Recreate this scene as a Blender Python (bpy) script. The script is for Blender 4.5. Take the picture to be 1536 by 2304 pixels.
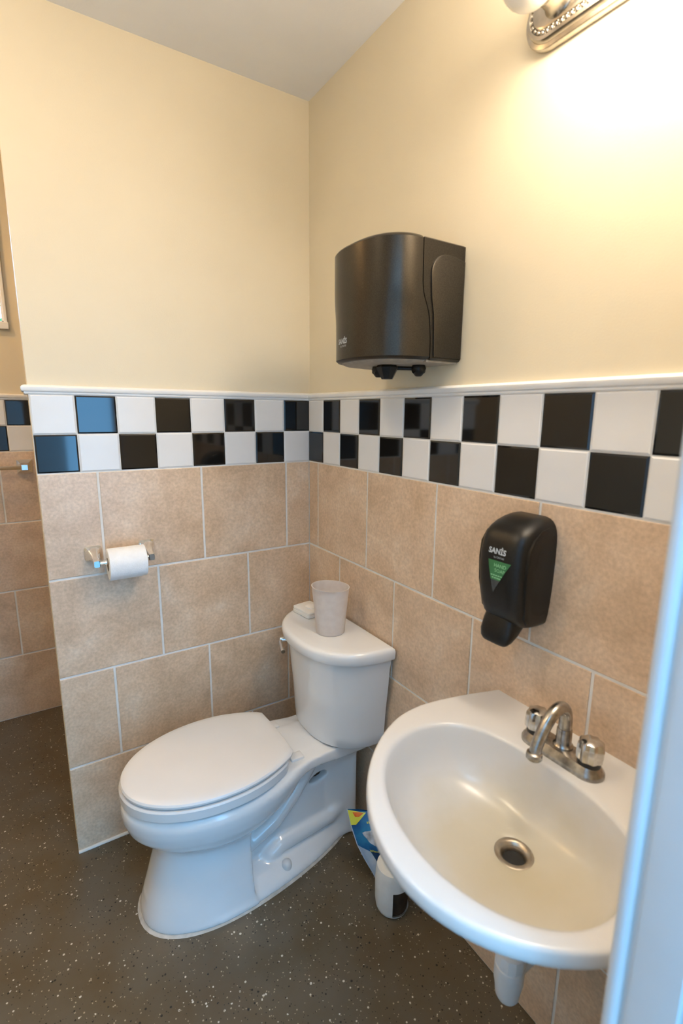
import bpy, bmesh, math, random
import numpy as np
from mathutils import Vector, Matrix

random.seed(7)
for o in list(bpy.data.objects):
    bpy.data.objects.remove(o, do_unlink=True)
scene = bpy.context.scene
col = scene.collection
PI = math.pi

# ------------------------------------------------------------------ camera
CAM = Vector((-0.9115, -1.6448, 1.4308))
YAW, PITCH, ROLL = 0.56993, 0.19612, 0.00892
cd = bpy.data.cameras.new('camera')
cam = bpy.data.objects.new('camera', cd)
col.objects.link(cam)
fw = Vector((math.sin(YAW)*math.cos(PITCH), math.cos(YAW)*math.cos(PITCH), -math.sin(PITCH)))
r0 = Vector((math.cos(YAW), -math.sin(YAW), 0))
u0 = r0.cross(fw)
rt = math.cos(ROLL)*r0 + math.sin(ROLL)*u0
up = -math.sin(ROLL)*r0 + math.cos(ROLL)*u0
cam.matrix_world = Matrix(((rt.x, up.x, -fw.x, CAM.x), (rt.y, up.y, -fw.y, CAM.y),
                           (rt.z, up.z, -fw.z, CAM.z), (0, 0, 0, 1)))
cd.sensor_fit = 'VERTICAL'
cd.sensor_height = 36.0
cd.sensor_width = 24.0
cd.lens = 1122.245/2304*36
cd.clip_start = 0.02
cd.dof.use_dof = True
cd.dof.focus_distance = 1.72
cd.dof.aperture_fstop = 3.2
scene.camera = cam

# ------------------------------------------------------------------ world and exposure
world = bpy.data.worlds.new('daylight')
scene.world = world
world.use_nodes = True
bg = world.node_tree.nodes['Background']
bg.inputs[0].default_value = (0.21, 0.56, 1.0, 1)
bg.inputs[1].default_value = 9.5
vs = scene.view_settings
vs.view_transform = 'Standard'
vs.look = 'None'
vs.exposure = 0.0
vs.gamma = 1.0
vs.use_curve_mapping = False

BULB_STRENGTH = 72.0
BULB_COLOR = (1.0, 0.87, 0.71, 1)

# ------------------------------------------------------------------ materials
MATS = {}

def lin(r, g, b):
    f = lambda c: (c/255/12.92) if c/255 <= 0.04045 else ((c/255+0.055)/1.055)**2.4
    return (f(r), f(g), f(b), 1.0)

def new_mat(name):
    m = bpy.data.materials.new(name)
    m.use_nodes = True
    nt = m.node_tree
    b = nt.nodes['Principled BSDF']
    MATS[name] = m
    return m, nt, b

def setp(b, **kw):
    names = {'base': 'Base Color', 'rough': 'Roughness', 'metal': 'Metallic', 'ior': 'IOR',
             'spec': 'Specular IOR Level', 'coat': 'Coat Weight', 'coat_rough': 'Coat Roughness',
             'trans': 'Transmission Weight', 'sss': 'Subsurface Weight', 'alpha': 'Alpha',
             'emit': 'Emission Color', 'emit_s': 'Emission Strength'}
    for k, v in kw.items():
        b.inputs[names[k]].default_value = v

def node(nt, typ, **kw):
    n = nt.nodes.new(typ)
    for k, v in kw.items():
        setattr(n, k, v)
    return n

def ramp(nt, stops):
    n = nt.nodes.new('ShaderNodeValToRGB')
    cr = n.color_ramp
    while len(cr.elements) < len(stops):
        cr.elements.new(0.5)
    for e, (p, c) in zip(cr.elements, stops):
        e.position = p
        e.color = c
    return n

def noise_mat(name, c1, c2, scale=8.0, detail=6.0, rough=0.5, bump=0.0, bscale=None, lo=0.35, hi=0.65, **kw):
    """Two colours mixed by a noise in object space, with an optional fine bump."""
    m, nt, b = new_mat(name)
    tc = node(nt, 'ShaderNodeTexCoord')
    n = node(nt, 'ShaderNodeTexNoise')
    n.inputs['Scale'].default_value = scale
    n.inputs['Detail'].default_value = detail
    nt.links.new(tc.outputs['Object'], n.inputs['Vector'])
    r = ramp(nt, [(lo, c1), (hi, c2)])
    nt.links.new(n.outputs['Fac'], r.inputs['Fac'])
    nt.links.new(r.outputs['Color'], b.inputs['Base Color'])
    setp(b, rough=rough, **kw)
    if bump:
        n2 = node(nt, 'ShaderNodeTexNoise')
        n2.inputs['Scale'].default_value = bscale or scale*6
        n2.inputs['Detail'].default_value = 3
        nt.links.new(tc.outputs['Object'], n2.inputs['Vector'])
        bp = node(nt, 'ShaderNodeBump')
        bp.inputs['Strength'].default_value = bump
        bp.inputs['Distance'].default_value = 0.002
        nt.links.new(n2.outputs['Fac'], bp.inputs['Height'])
        nt.links.new(bp.outputs['Normal'], b.inputs['Normal'])
    return m

def build_materials():
    noise_mat('paint', (0.695, 0.610, 0.448, 1), (0.725, 0.636, 0.468, 1), 3.0, 3, 0.55, 0.12, 260)
    noise_mat('ceiling_paint', (0.80, 0.795, 0.79, 1), (0.84, 0.835, 0.83, 1), 4.0, 3, 0.8, 0.1, 200)
    noise_mat('grout', (0.72, 0.70, 0.66, 1), (0.80, 0.78, 0.74, 1), 25, 4, 0.85, 0.2, 300)
    noise_mat('white_trim', (0.80, 0.79, 0.77, 1), (0.84, 0.83, 0.81, 1), 12, 3, 0.4)
    noise_mat('jamb_paint', (0.58, 0.60, 0.61, 1), (0.61, 0.63, 0.64, 1), 6, 3, 0.35)
    noise_mat('white_tile', (0.72, 0.715, 0.71, 1), (0.75, 0.745, 0.74, 1), 9, 2, 0.28)
    noise_mat('black_tile', (0.0045, 0.0045, 0.005, 1), (0.008, 0.008, 0.008, 1), 9, 2, 0.06, ior=1.55)
    noise_mat('concrete', (0.09, 0.09, 0.088, 1), (0.12, 0.12, 0.115, 1), 5, 5, 0.8)
    noise_mat('ceramic', (0.75, 0.75, 0.745, 1), (0.78, 0.78, 0.775, 1), 5, 2, 0.12, coat=0.3)
    noise_mat('seat_plastic', (0.71, 0.70, 0.69, 1), (0.74, 0.73, 0.72, 1), 5, 2, 0.3)
    noise_mat('chrome', (0.80, 0.80, 0.81, 1), (0.86, 0.86, 0.87, 1), 30, 3, 0.09, metal=1.0)
    noise_mat('worn_chrome', (0.27, 0.25, 0.23, 1), (0.50, 0.48, 0.45, 1), 70, 6, 0.27, metal=1.0)
    noise_mat('dull_chrome', (0.46, 0.44, 0.41, 1), (0.68, 0.66, 0.63, 1), 60, 5, 0.14, metal=1.0)
    noise_mat('brushed_nickel', (0.50, 0.46, 0.40, 1), (0.62, 0.57, 0.50, 1), 50, 4, 0.24, metal=1.0)
    noise_mat('steel_drain', (0.34, 0.29, 0.23, 1), (0.50, 0.44, 0.36, 1), 40, 3, 0.36, metal=1.0)
    noise_mat('black_plastic', (0.007, 0.006, 0.005, 1), (0.011, 0.010, 0.009, 1), 220, 4, 0.33, 0.15, 900, spec=0.35)
    noise_mat('rubber_and_well_black', (0.008, 0.008, 0.008, 1), (0.014, 0.013, 0.012, 1), 120, 4, 0.5)
    noise_mat('dispenser_metal', (0.033, 0.029, 0.024, 1), (0.057, 0.050, 0.041, 1), 700, 3, 0.30, metal=0.75)
    noise_mat('dispenser_base', (0.32, 0.28, 0.23, 1), (0.40, 0.36, 0.30, 1), 60, 3, 0.5)
    noise_mat('paper', (0.84, 0.83, 0.82, 1), (0.88, 0.87, 0.86, 1), 60, 5, 0.95, 0.25, 300)
    noise_mat('cardboard', (0.36, 0.25, 0.15, 1), (0.44, 0.31, 0.2, 1), 60, 4, 0.9)
    noise_mat('pvc', (0.72, 0.73, 0.73, 1), (0.79, 0.80, 0.80, 1), 14, 3, 0.35)
    noise_mat('cleaner_white', (0.68, 0.69, 0.67, 1), (0.77, 0.78, 0.76, 1), 18, 4, 0.45)
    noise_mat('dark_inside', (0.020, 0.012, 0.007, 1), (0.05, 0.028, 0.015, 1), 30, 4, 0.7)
    noise_mat('soap_white', (0.80, 0.78, 0.74, 1), (0.85, 0.83, 0.79, 1), 25, 4, 0.5)
    noise_mat('caulk', (0.40, 0.38, 0.34, 1), (0.55, 0.52, 0.48, 1), 40, 4, 0.5)
    noise_mat('lettering_white', (0.42, 0.46, 0.50, 1), (0.50, 0.54, 0.58, 1), 60, 2, 0.5)
    noise_mat('lettering_green', (0.25, 0.55, 0.28, 1), (0.30, 0.6, 0.33, 1), 60, 2, 0.5)
    noise_mat('label_green', (0.035, 0.16, 0.055, 1), (0.05, 0.20, 0.07, 1), 60, 2, 0.4)
    noise_mat('label_grey', (0.055, 0.06, 0.06, 1), (0.08, 0.085, 0.085, 1), 60, 2, 0.25)
    noise_mat('bag_blue', (0.010, 0.075, 0.26, 1), (0.025, 0.20, 0.40, 1), 18, 4, 0.22, 0.3, 60)
    noise_mat('bag_pale', (0.34, 0.46, 0.62, 1), (0.52, 0.60, 0.70, 1), 20, 4, 0.25)
    noise_mat('bag_foam', (0.22, 0.24, 0.27, 1), (0.55, 0.60, 0.66, 1), 55, 6, 0.35)
    noise_mat('bag_navy', (0.008, 0.03, 0.10, 1), (0.015, 0.06, 0.16, 1), 25, 4, 0.25)
    noise_mat('bag_yellow', (0.70, 0.66, 0.06, 1), (0.66, 0.72, 0.10, 1), 30, 3, 0.3)
    noise_mat('bag_red', (0.62, 0.10, 0.02, 1), (0.75, 0.2, 0.03, 1), 50, 3, 0.3)
    noise_mat('leaf', (0.03, 0.10, 0.02, 1), (0.12, 0.26, 0.05, 1), 14, 5, 0.6)
    noise_mat('mirror_glass', (0.86, 0.86, 0.86, 1), (0.88, 0.88, 0.88, 1), 2, 1, 0.02, metal=1.0)

    # sink china: white, yellower and darker around the drain and down in the bowl
    m, nt, b = new_mat('sink_china')
    tc = node(nt, 'ShaderNodeTexCoord')
    mp = node(nt, 'ShaderNodeMapping')
    mp.inputs['Location'].default_value = (0.27, 1.21, -0.66)
    nt.links.new(tc.outputs['Object'], mp.inputs['Vector'])
    sc_ = node(nt, 'ShaderNodeVectorMath', operation='MULTIPLY')
    sc_.inputs[1].default_value = (3.6, 3.0, 5.0)
    nt.links.new(mp.outputs['Vector'], sc_.inputs[0])
    ln = node(nt, 'ShaderNodeVectorMath', operation='LENGTH')
    nt.links.new(sc_.outputs['Vector'], ln.inputs[0])
    n = node(nt, 'ShaderNodeTexNoise')
    n.inputs['Scale'].default_value = 9
    n.inputs['Detail'].default_value = 5
    nt.links.new(tc.outputs['Object'], n.inputs['Vector'])
    ad = node(nt, 'ShaderNodeMath', operation='MULTIPLY_ADD')
    ad.inputs[1].default_value = 0.5
    nt.links.new(n.outputs['Fac'], ad.inputs[0])
    nt.links.new(ln.outputs['Value'], ad.inputs[2])
    r = ramp(nt, [(0.25, (0.52, 0.45, 0.31, 1)), (0.65, (0.58, 0.53, 0.42, 1)), (0.98, (0.66, 0.645, 0.62, 1))])
    nt.links.new(ad.outputs[0], r.inputs['Fac'])
    nt.links.new(r.outputs['Color'], b.inputs['Base Color'])
    setp(b, rough=0.22)

    # beige stone-look tile
    m, nt, b = new_mat('beige_tile')
    tc = node(nt, 'ShaderNodeTexCoord')
    oi = node(nt, 'ShaderNodeObjectInfo')
    mul = node(nt, 'ShaderNodeMath', operation='MULTIPLY')
    mul.inputs[1].default_value = 57.0
    nt.links.new(oi.outputs['Random'], mul.inputs[0])
    va = node(nt, 'ShaderNodeVectorMath', operation='ADD')
    nt.links.new(tc.outputs['Object'], va.inputs[0])
    nt.links.new(mul.outputs[0], va.inputs[1])
    n1 = node(nt, 'ShaderNodeTexNoise')
    n1.inputs['Scale'].default_value = 7
    n1.inputs['Detail'].default_value = 8
    n1.inputs['Roughness'].default_value = 0.66
    n1.inputs['Distortion'].default_value = 0.4
    nt.links.new(va.outputs[0], n1.inputs['Vector'])
    r1 = ramp(nt, [(0.30, (0.52, 0.365, 0.235, 1)), (0.47, (0.64, 0.465, 0.315, 1)), (0.60, (0.70, 0.53, 0.375, 1)), (0.74, (0.77, 0.63, 0.49, 1))])
    nt.links.new(n1.outputs['Fac'], r1.inputs['Fac'])
    n2 = node(nt, 'ShaderNodeTexNoise')
    n2.inputs['Scale'].default_value = 120
    n2.inputs['Detail'].default_value = 4
    nt.links.new(va.outputs[0], n2.inputs['Vector'])
    r2 = ramp(nt, [(0.3, (0.86, 0.84, 0.82, 1)), (0.7, (1.1, 1.1, 1.1, 1))])
    nt.links.new(n2.outputs['Fac'], r2.inputs['Fac'])
    mx = node(nt, 'ShaderNodeMix', data_type='RGBA', blend_type='MULTIPLY')
    mx.inputs['Factor'].default_value = 1.0
    nt.links.new(r1.outputs['Color'], mx.inputs['A'])
    nt.links.new(r2.outputs['Color'], mx.inputs['B'])
    nt.links.new(mx.outputs['Result'], b.inputs['Base Color'])
    bp = node(nt, 'ShaderNodeBump')
    bp.inputs['Strength'].default_value = 0.12
    bp.inputs['Distance'].default_value = 0.001
    nt.links.new(n2.outputs['Fac'], bp.inputs['Height'])
    nt.links.new(bp.outputs['Normal'], b.inputs['Normal'])
    setp(b, rough=0.36, spec=0.8)

    # floor: olive grey epoxy with scattered light, tan and black flakes
    m, nt, b = new_mat('flake_floor')
    tc = node(nt, 'ShaderNodeTexCoord')
    n1 = node(nt, 'ShaderNodeTexNoise')
    n1.inputs['Scale'].default_value = 5.5
    n1.inputs['Detail'].default_value = 6
    nt.links.new(tc.outputs['Object'], n1.inputs['Vector'])
    r1 = ramp(nt, [(0.30, (0.098, 0.066, 0.031, 1)), (0.5, (0.112, 0.086, 0.053, 1)), (0.72, (0.124, 0.105, 0.078, 1))])
    nt.links.new(n1.outputs['Fac'], r1.inputs['Fac'])
    prev = r1.outputs['Color']
    clump = node(nt, 'ShaderNodeTexNoise')
    clump.inputs['Scale'].default_value = 9
    clump.inputs['Detail'].default_value = 3
    nt.links.new(tc.outputs['Object'], clump.inputs['Vector'])
    for scale, off, lo, colr, size in ((150, 0.0, 0.945, (0.62, 0.57, 0.48, 1), 0.30), (170, 3.3, 0.945, (0.012, 0.010, 0.008, 1), 0.34),
                                       (260, 7.1, 0.93, (0.40, 0.33, 0.23, 1), 0.34), (300, 12.1, 0.94, (0.02, 0.016, 0.012, 1), 0.34)):
        ofs = node(nt, 'ShaderNodeVectorMath', operation='ADD')
        ofs.inputs[1].default_value = (off, off*1.7, 0)
        nt.links.new(tc.outputs['Object'], ofs.inputs[0])
        flat = node(nt, 'ShaderNodeVectorMath', operation='MULTIPLY')
        flat.inputs[1].default_value = (1, 1, 0)
        nt.links.new(ofs.outputs[0], flat.inputs[0])
        vo = node(nt, 'ShaderNodeTexVoronoi')
        vo.inputs['Scale'].default_value = scale
        nt.links.new(flat.outputs[0], vo.inputs['Vector'])
        sp = node(nt, 'ShaderNodeSeparateColor')
        nt.links.new(vo.outputs['Color'], sp.inputs[0])
        thr = node(nt, 'ShaderNodeMath', operation='MULTIPLY_ADD')      # clumps: threshold follows a large noise
        thr.inputs[1].default_value = -0.10
        thr.inputs[2].default_value = lo + 0.055
        nt.links.new(clump.outputs['Fac'], thr.inputs[0])
        g1 = node(nt, 'ShaderNodeMath', operation='GREATER_THAN')
        nt.links.new(sp.outputs[0], g1.inputs[0])
        nt.links.new(thr.outputs[0], g1.inputs[1])
        sz = node(nt, 'ShaderNodeMath', operation='MULTIPLY')
        sz.inputs[1].default_value = size*1.6
        nt.links.new(sp.outputs[1], sz.inputs[0])
        g2 = node(nt, 'ShaderNodeMath', operation='LESS_THAN')
        nt.links.new(vo.outputs['Distance'], g2.inputs[0])
        nt.links.new(sz.outputs[0], g2.inputs[1])
        an = node(nt, 'ShaderNodeMath', operation='MULTIPLY')
        nt.links.new(g1.outputs[0], an.inputs[0])
        nt.links.new(g2.outputs[0], an.inputs[1])
        mx = node(nt, 'ShaderNodeMix', data_type='RGBA')
        nt.links.new(an.outputs[0], mx.inputs['Factor'])
        nt.links.new(prev, mx.inputs['A'])
        mx.inputs['B'].default_value = colr
        prev = mx.outputs['Result']
    nt.links.new(prev, b.inputs['Base Color'])
    setp(b, rough=0.34)

    # frosted bulb glass, lit and unlit
    m, nt, b = new_mat('lit_bulb')
    n = node(nt, 'ShaderNodeTexNoise')
    n.inputs['Scale'].default_value = 3
    setp(b, base=(0.9, 0.88, 0.84, 1), rough=0.4, emit=BULB_COLOR, emit_s=BULB_STRENGTH)
    m, nt, b = new_mat('fill_dome_glass')  # glowing glass of the added room fill lamp
    setp(b, base=(0.9, 0.85, 0.75, 1), rough=0.5, emit=(1.0, 0.80, 0.55, 1), emit_s=58.0)
    m, nt, b = new_mat('fill_dome_glass_amber')  # warmer glass for the lamp added beyond the partition
    setp(b, base=(0.9, 0.85, 0.75, 1), rough=0.5, emit=(1.0, 0.60, 0.24, 1), emit_s=55.0)
    noise_mat('unlit_bulb', (0.86, 0.84, 0.81, 1), (0.89, 0.87, 0.84, 1), 4, 2, 0.25)

    # frosted plastic tumbler
    m, nt, b = new_mat('frosted_plastic')
    tc = node(nt, 'ShaderNodeTexCoord')
    n = node(nt, 'ShaderNodeTexNoise')
    n.inputs['Scale'].default_value = 40
    nt.links.new(tc.outputs['Object'], n.inputs['Vector'])
    r = ramp(nt, [(0.35, (0.84, 0.79, 0.76, 1)), (0.65, (0.90, 0.86, 0.83, 1))])
    nt.links.new(n.outputs['Fac'], r.inputs['Fac'])
    tl = node(nt, 'ShaderNodeBsdfTranslucent')
    tp = node(nt, 'ShaderNodeBsdfTransparent')
    m1 = node(nt, 'ShaderNodeMixShader')
    m1.inputs[0].default_value = 0.45
    m2 = node(nt, 'ShaderNodeMixShader')
    m2.inputs[0].default_value = 0.16
    nt.links.new(r.outputs['Color'], b.inputs['Base Color'])
    nt.links.new(r.outputs['Color'], tl.inputs['Color'])
    setp(b, rough=0.45)
    nt.links.new(b.outputs[0], m1.inputs[1])
    nt.links.new(tl.outputs[0], m1.inputs[2])
    nt.links.new(m1.outputs[0], m2.inputs[1])
    nt.links.new(tp.outputs[0], m2.inputs[2])
    nt.links.new(m2.outputs[0], nt.nodes['Material Output'].inputs['Surface'])

    # window glass
    m, nt, b = new_mat('window_glass')
    n = node(nt, 'ShaderNodeTexNoise')
    n.inputs['Scale'].default_value = 2
    gl = node(nt, 'ShaderNodeBsdfGlossy')
    gl.inputs['Roughness'].default_value = 0.02
    tp = node(nt, 'ShaderNodeBsdfTransparent')
    fr = node(nt, 'ShaderNodeFresnel')
    mxs = node(nt, 'ShaderNodeMixShader')
    nt.links.new(fr.outputs[0], mxs.inputs[0])
    nt.links.new(tp.outputs[0], mxs.inputs[1])
    nt.links.new(gl.outputs[0], mxs.inputs[2])
    nt.links.new(mxs.outputs[0], nt.nodes['Material Output'].inputs['Surface'])

build_materials()

# ------------------------------------------------------------------ geometry helpers
def mesh_obj(name, verts, faces, mat, parent=None, smooth=False, loc=(0, 0, 0), autos=None):
    me = bpy.data.meshes.new(name)
    me.from_pydata([tuple(v) for v in verts], [], [tuple(f) for f in faces])
    bm = bmesh.new()
    bm.from_mesh(me)
    bmesh.ops.recalc_face_normals(bm, faces=bm.faces)
    bm.to_mesh(me)
    bm.free()
    if mat:
        me.materials.append(MATS[mat] if isinstance(mat, str) else mat)
    if smooth:
        me.polygons.foreach_set('use_smooth', [True]*len(me.polygons))
        if autos:
            me.set_sharp_from_angle(angle=math.radians(autos))
    o = bpy.data.objects.new(name, me)
    col.objects.link(o)
    o.location = loc
    if parent:
        o.parent = parent
    return o

class MB:
    """Collects verts and faces for one mesh part."""
    def __init__(self):
        self.v, self.f = [], []
    def add(self, v, f):
        n = len(self.v)
        self.v += [tuple(p) for p in v]
        self.f += [tuple(i+n for i in q) for q in f]
        return self
    def box(self, x0, x1, y0, y1, z0, z1):
        v = [(x, y, z) for x in (x0, x1) for y in (y0, y1) for z in (z0, z1)]
        f = [(0, 1, 3, 2), (4, 6, 7, 5), (0, 4, 5, 1), (2, 3, 7, 6), (0, 2, 6, 4), (1, 5, 7, 3)]
        return self.add(v, f)
    def loft(self, rings, cap0=True, cap1=True, closed=True):
        n = len(rings[0])
        v = [p for r in rings for p in r]
        f = []
        for i in range(len(rings)-1):
            for j in range(n if closed else n-1):
                k = (j+1) % n
                f.append((i*n+j, i*n+k, (i+1)*n+k, (i+1)*n+j))
        if cap0:
            f.append(tuple(range(n)))
        if cap1:
            f.append(tuple((len(rings)-1)*n+j for j in range(n)))
        return self.add(v, f)
    def tube(self, pts, rad, n=20, cap=True):
        pts = [Vector(p) for p in pts]
        rads = rad if isinstance(rad, (list, tuple)) else [rad]*len(pts)
        rings = []
        ref = None
        for i, p in enumerate(pts):
            t = (pts[min(i+1, len(pts)-1)] - pts[max(i-1, 0)]).normalized()
            if ref is None:
                ref = Vector((0, 0, 1)) if abs(t.z) < 0.9 else Vector((0, 1, 0))
            s = (ref - t*ref.dot(t)).normalized()
            ref = s
            q = t.cross(s)
            rings.append([p + rads[i]*(math.cos(a)*s + math.sin(a)*q) for a in [2*PI*k/n for k in range(n)]])
        return self.loft(rings, cap, cap)
    def lathe(self, prof, c=(0, 0, 0), axis='z', n=32, cap0=True, cap1=True):
        rings = []
        for r, h in prof:
            ring = []
            for k in range(n):
                a = 2*PI*k/n
                u, w = r*math.cos(a), r*math.sin(a)
                p = {'z': (u, w, h), 'x': (h, u, w), 'y': (w, h, u)}[axis]
                ring.append((c[0]+p[0], c[1]+p[1], c[2]+p[2]))
            rings.append(ring)
        return self.loft(rings, cap0, cap1)
    def sphere(self, c, r, nu=12, nv=8, sx=1, sy=1, sz=1):
        rings = []
        for i in range(1, nv):
            a = PI*i/nv
            rings.append([(c[0]+sx*r*math.sin(a)*math.cos(2*PI*k/nu), c[1]+sy*r*math.sin(a)*math.sin(2*PI*k/nu), c[2]+sz*r*math.cos(a)) for k in range(nu)])
        return self.loft(rings)
    def build(self, name, mat, parent=None, smooth=True, autos=40, bevel=0, bevel_seg=2):
        o = mesh_obj(name, self.v, self.f, mat, None, smooth, autos=autos)
        if bevel:
            bm = bmesh.new()
            bm.from_mesh(o.data)
            es = [e for e in bm.edges if len(e.link_faces) == 2 and e.calc_face_angle() > math.radians(35)]
            bmesh.ops.bevel(bm, geom=es, offset=bevel, segments=bevel_seg, affect='EDGES', profile=0.5)
            bm.to_mesh(o.data)
            bm.free()
            o.data.polygons.foreach_set('use_smooth', [smooth]*len(o.data.polygons))
            if smooth:
                o.data.set_sharp_from_angle(angle=math.radians(autos))
        if parent:
            o.parent = parent
            o.matrix_parent_inverse = parent.matrix_basis.inverted()
        return o

def tag(o, label=None, cat=None, group=None, kind=None):
    if label:
        o['label'] = label
    if cat:
        o['category'] = cat
    if group:
        o['group'] = group
    if kind:
        o['kind'] = kind
    return o

def thing(name, label, cat, loc, group=None):
    o = bpy.data.objects.new(name, None)
    o.empty_display_size = 0.05
    col.objects.link(o)
    o.location = loc
    return tag(o, label, cat, group)

def surface_nets(F, origin, h):
    """Quad mesh of the zero set of a sampled field (negative inside)."""
    nx, ny, nz = F.shape
    S = F < 0
    idx = -np.ones((nx-1, ny-1, nz-1), dtype=np.int64)
    acc = np.zeros((nx-1, ny-1, nz-1, 3))
    cnt = np.zeros((nx-1, ny-1, nz-1))
    corners = [(i, j, k) for i in (0, 1) for j in (0, 1) for k in (0, 1)]
    def sub(A, c):
        return A[c[0]:nx-1+c[0], c[1]:ny-1+c[1], c[2]:nz-1+c[2]]
    for a in corners:
        for ax in range(3):
            if a[ax] == 0:
                b = list(a)
                b[ax] = 1
                Fa, Fb = sub(F, a), sub(F, b)
                m = sub(S, a) != sub(S, b)
                t = np.where(m, Fa/np.where(m, Fa-Fb, 1), 0)
                for d in range(3):
                    acc[..., d] += np.where(m, a[d] + (t if d == ax else 0), 0)
                cnt += m
    act = cnt > 0
    idx[act] = np.arange(act.sum())
    I = np.argwhere(act)
    V = (I + acc[act]/cnt[act][:, None])*h + np.array(origin)
    Q = []
    for ax in range(3):
        u, w = (ax+1) % 3, (ax+2) % 3
        sl0 = [slice(1, -1)]*3
        sl0[ax] = slice(0, -1)
        sl1 = list(sl0)
        sl1[ax] = slice(1, None)
        m = S[tuple(sl0)] != S[tuple(sl1)]
        P = np.argwhere(m)
        P[:, u] += 1
        P[:, w] += 1
        eu, ew = np.zeros(3, int), np.zeros(3, int)
        eu[u] = 1
        ew[w] = 1
        q = [idx[tuple((P-eu-ew).T)], idx[tuple((P-ew).T)], idx[tuple(P.T)], idx[tuple((P-eu).T)]]
        Q.append(np.stack(q, 1))
    Q = np.vstack(Q)
    Q = Q[(Q >= 0).all(1)]
    return V, Q

def smin(a, b, k):
    h = np.clip(0.5 + 0.5*(b-a)/k, 0, 1)
    return b*(1-h) + a*h - k*h*(1-h)

def sd_capsule(P, a, b, r):
    a, b = np.array(a, float), np.array(b, float)
    ab = b-a
    t = np.clip(((P-a)@ab)/(ab@ab), 0, 1)
    return np.linalg.norm(P - a - t[..., None]*ab, axis=-1) - r

def text_mesh(body, size, bold=0.0):
    cu = bpy.data.curves.new('lettering', 'FONT')
    cu.body = body
    cu.size = size
    cu.offset = bold
    cu.align_x = 'CENTER'
    cu.align_y = 'CENTER'
    cu.resolution_u = 3
    ob = bpy.data.objects.new('lettering', cu)
    col.objects.link(ob)
    bpy.context.view_layer.update()
    me = bpy.data.meshes.new_from_object(ob.evaluated_get(bpy.context.evaluated_depsgraph_get()))
    bpy.data.objects.remove(ob, do_unlink=True)
    v = [tuple(p.co) for p in me.vertices]
    f = [tuple(p.vertices) for p in me.polygons]
    bpy.data.meshes.remove(me)
    return v, f

def lettering(name, body, size, mapper, mat, parent, bold=0.0):
    v, f = text_mesh(body, size, bold)
    mb = MB()
    mb.add([mapper(x, y) for x, y, z in v], f)
    return mb.build(name, mat, parent, smooth=False)

# ------------------------------------------------------------------ the room shell
CEIL = 2.437
XL, YF, YD = -1.90, 0.98, -1.45        # left wall, far wall, door wall (room faces)
STUB = 0.88                            # length of the partition behind the toilet
ROWS = [1.254, 0.937, 0.622, 0.309, 0.0]   # joints between the beige courses
CHK = 0.11                             # pitch of the chequer tiles
BAND = ROWS[0]
GB = 0.006                             # thickness of the grout bed on the wall

def structure(o):
    return tag(o, kind='structure')

structure(MB().box(XL-.1, 0.1, YD-0.14, YF+.1, -0.1, 0).build('floor', 'flake_floor', smooth=False))
structure(MB().box(XL-.1, 0.1, YD-0.12, YF+.1, CEIL, CEIL+0.1).build('ceiling', 'ceiling_paint', smooth=False))
structure(MB().box(XL-3, 3, -6, YD-0.14, -0.12, -0.01).build('ground', 'concrete', smooth=False))
wall_back = structure(MB().box(-STUB, 0, 0, 0.11, 0, CEIL).build('wall_back', 'paint', smooth=False))
wall_right = structure(MB().box(0, 0.1, YD-0.12, YF+.1, 0, CEIL).build('wall_right', 'paint', smooth=False))
wall_left = structure(MB().box(XL-.1, XL, YD-0.12, YF+.1, 0, CEIL).build('wall_left', 'paint', smooth=False))
# far wall with its window opening
WX0, WX1, WZ0, WZ1 = -1.60, -0.920, 1.79, 2.22
mb = MB()
mb.box(XL, WX0, YF, YF+.1, 0, CEIL).box(WX1, 0, YF, YF+.1, 0, CEIL).box(WX0, WX1, YF, YF+.1, 0, WZ0).box(WX0, WX1, YF, YF+.1, WZ1, CEIL)
wall_far = structure(mb.build('wall_far', 'paint', smooth=False))
# door wall with the doorway the camera looks through
DX0, DX1, DH = -1.32, -0.449, 2.04
mb = MB()
mb.box(XL, DX0-.02, YD-.12, YD, 0, CEIL).box(DX1+.02, 0, YD-.12, YD, 0, CEIL).box(DX0-.02, DX1+.02, YD-.12, YD, DH+.02, CEIL)
wall_front = structure(mb.build('wall_front', 'paint', smooth=False))

# --- tiles
TILE_CACHE = {}
def tile_obj(name, w, h, t, bev, mat, parent, loc, rz):
    key = (name, round(w, 4), round(h, 4), mat)
    me = TILE_CACHE.get(key)
    if me is None:
        a, c = w/2, h/2
        b = bev
        v = [(-a, 0, -c), (a, 0, -c), (a, 0, c), (-a, 0, c),
             (-a, -t+b*.45, -c), (a, -t+b*.45, -c), (a, -t+b*.45, c), (-a, -t+b*.45, c),
             (-a+b, -t, -c+b), (a-b, -t, -c+b), (a-b, -t, c-b), (-a+b, -t, c-b)]
        f = []
        for lo in (0, 4):
            for j in range(4):
                k = (j+1) % 4
                f.append((lo+j, lo+k, lo+4+k, lo+4+j))
        f.append((8, 9, 10, 11))
        me = bpy.data.meshes.new(name)
        me.from_pydata(v, [], f)
        me.materials.append(MATS[mat])
        TILE_CACHE[key] = me
    o = bpy.data.objects.new(name, me)
    col.objects.link(o)
    o.location = loc
    o.rotation_euler = (0, 0, rz)
    o.parent = parent
    return o

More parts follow.
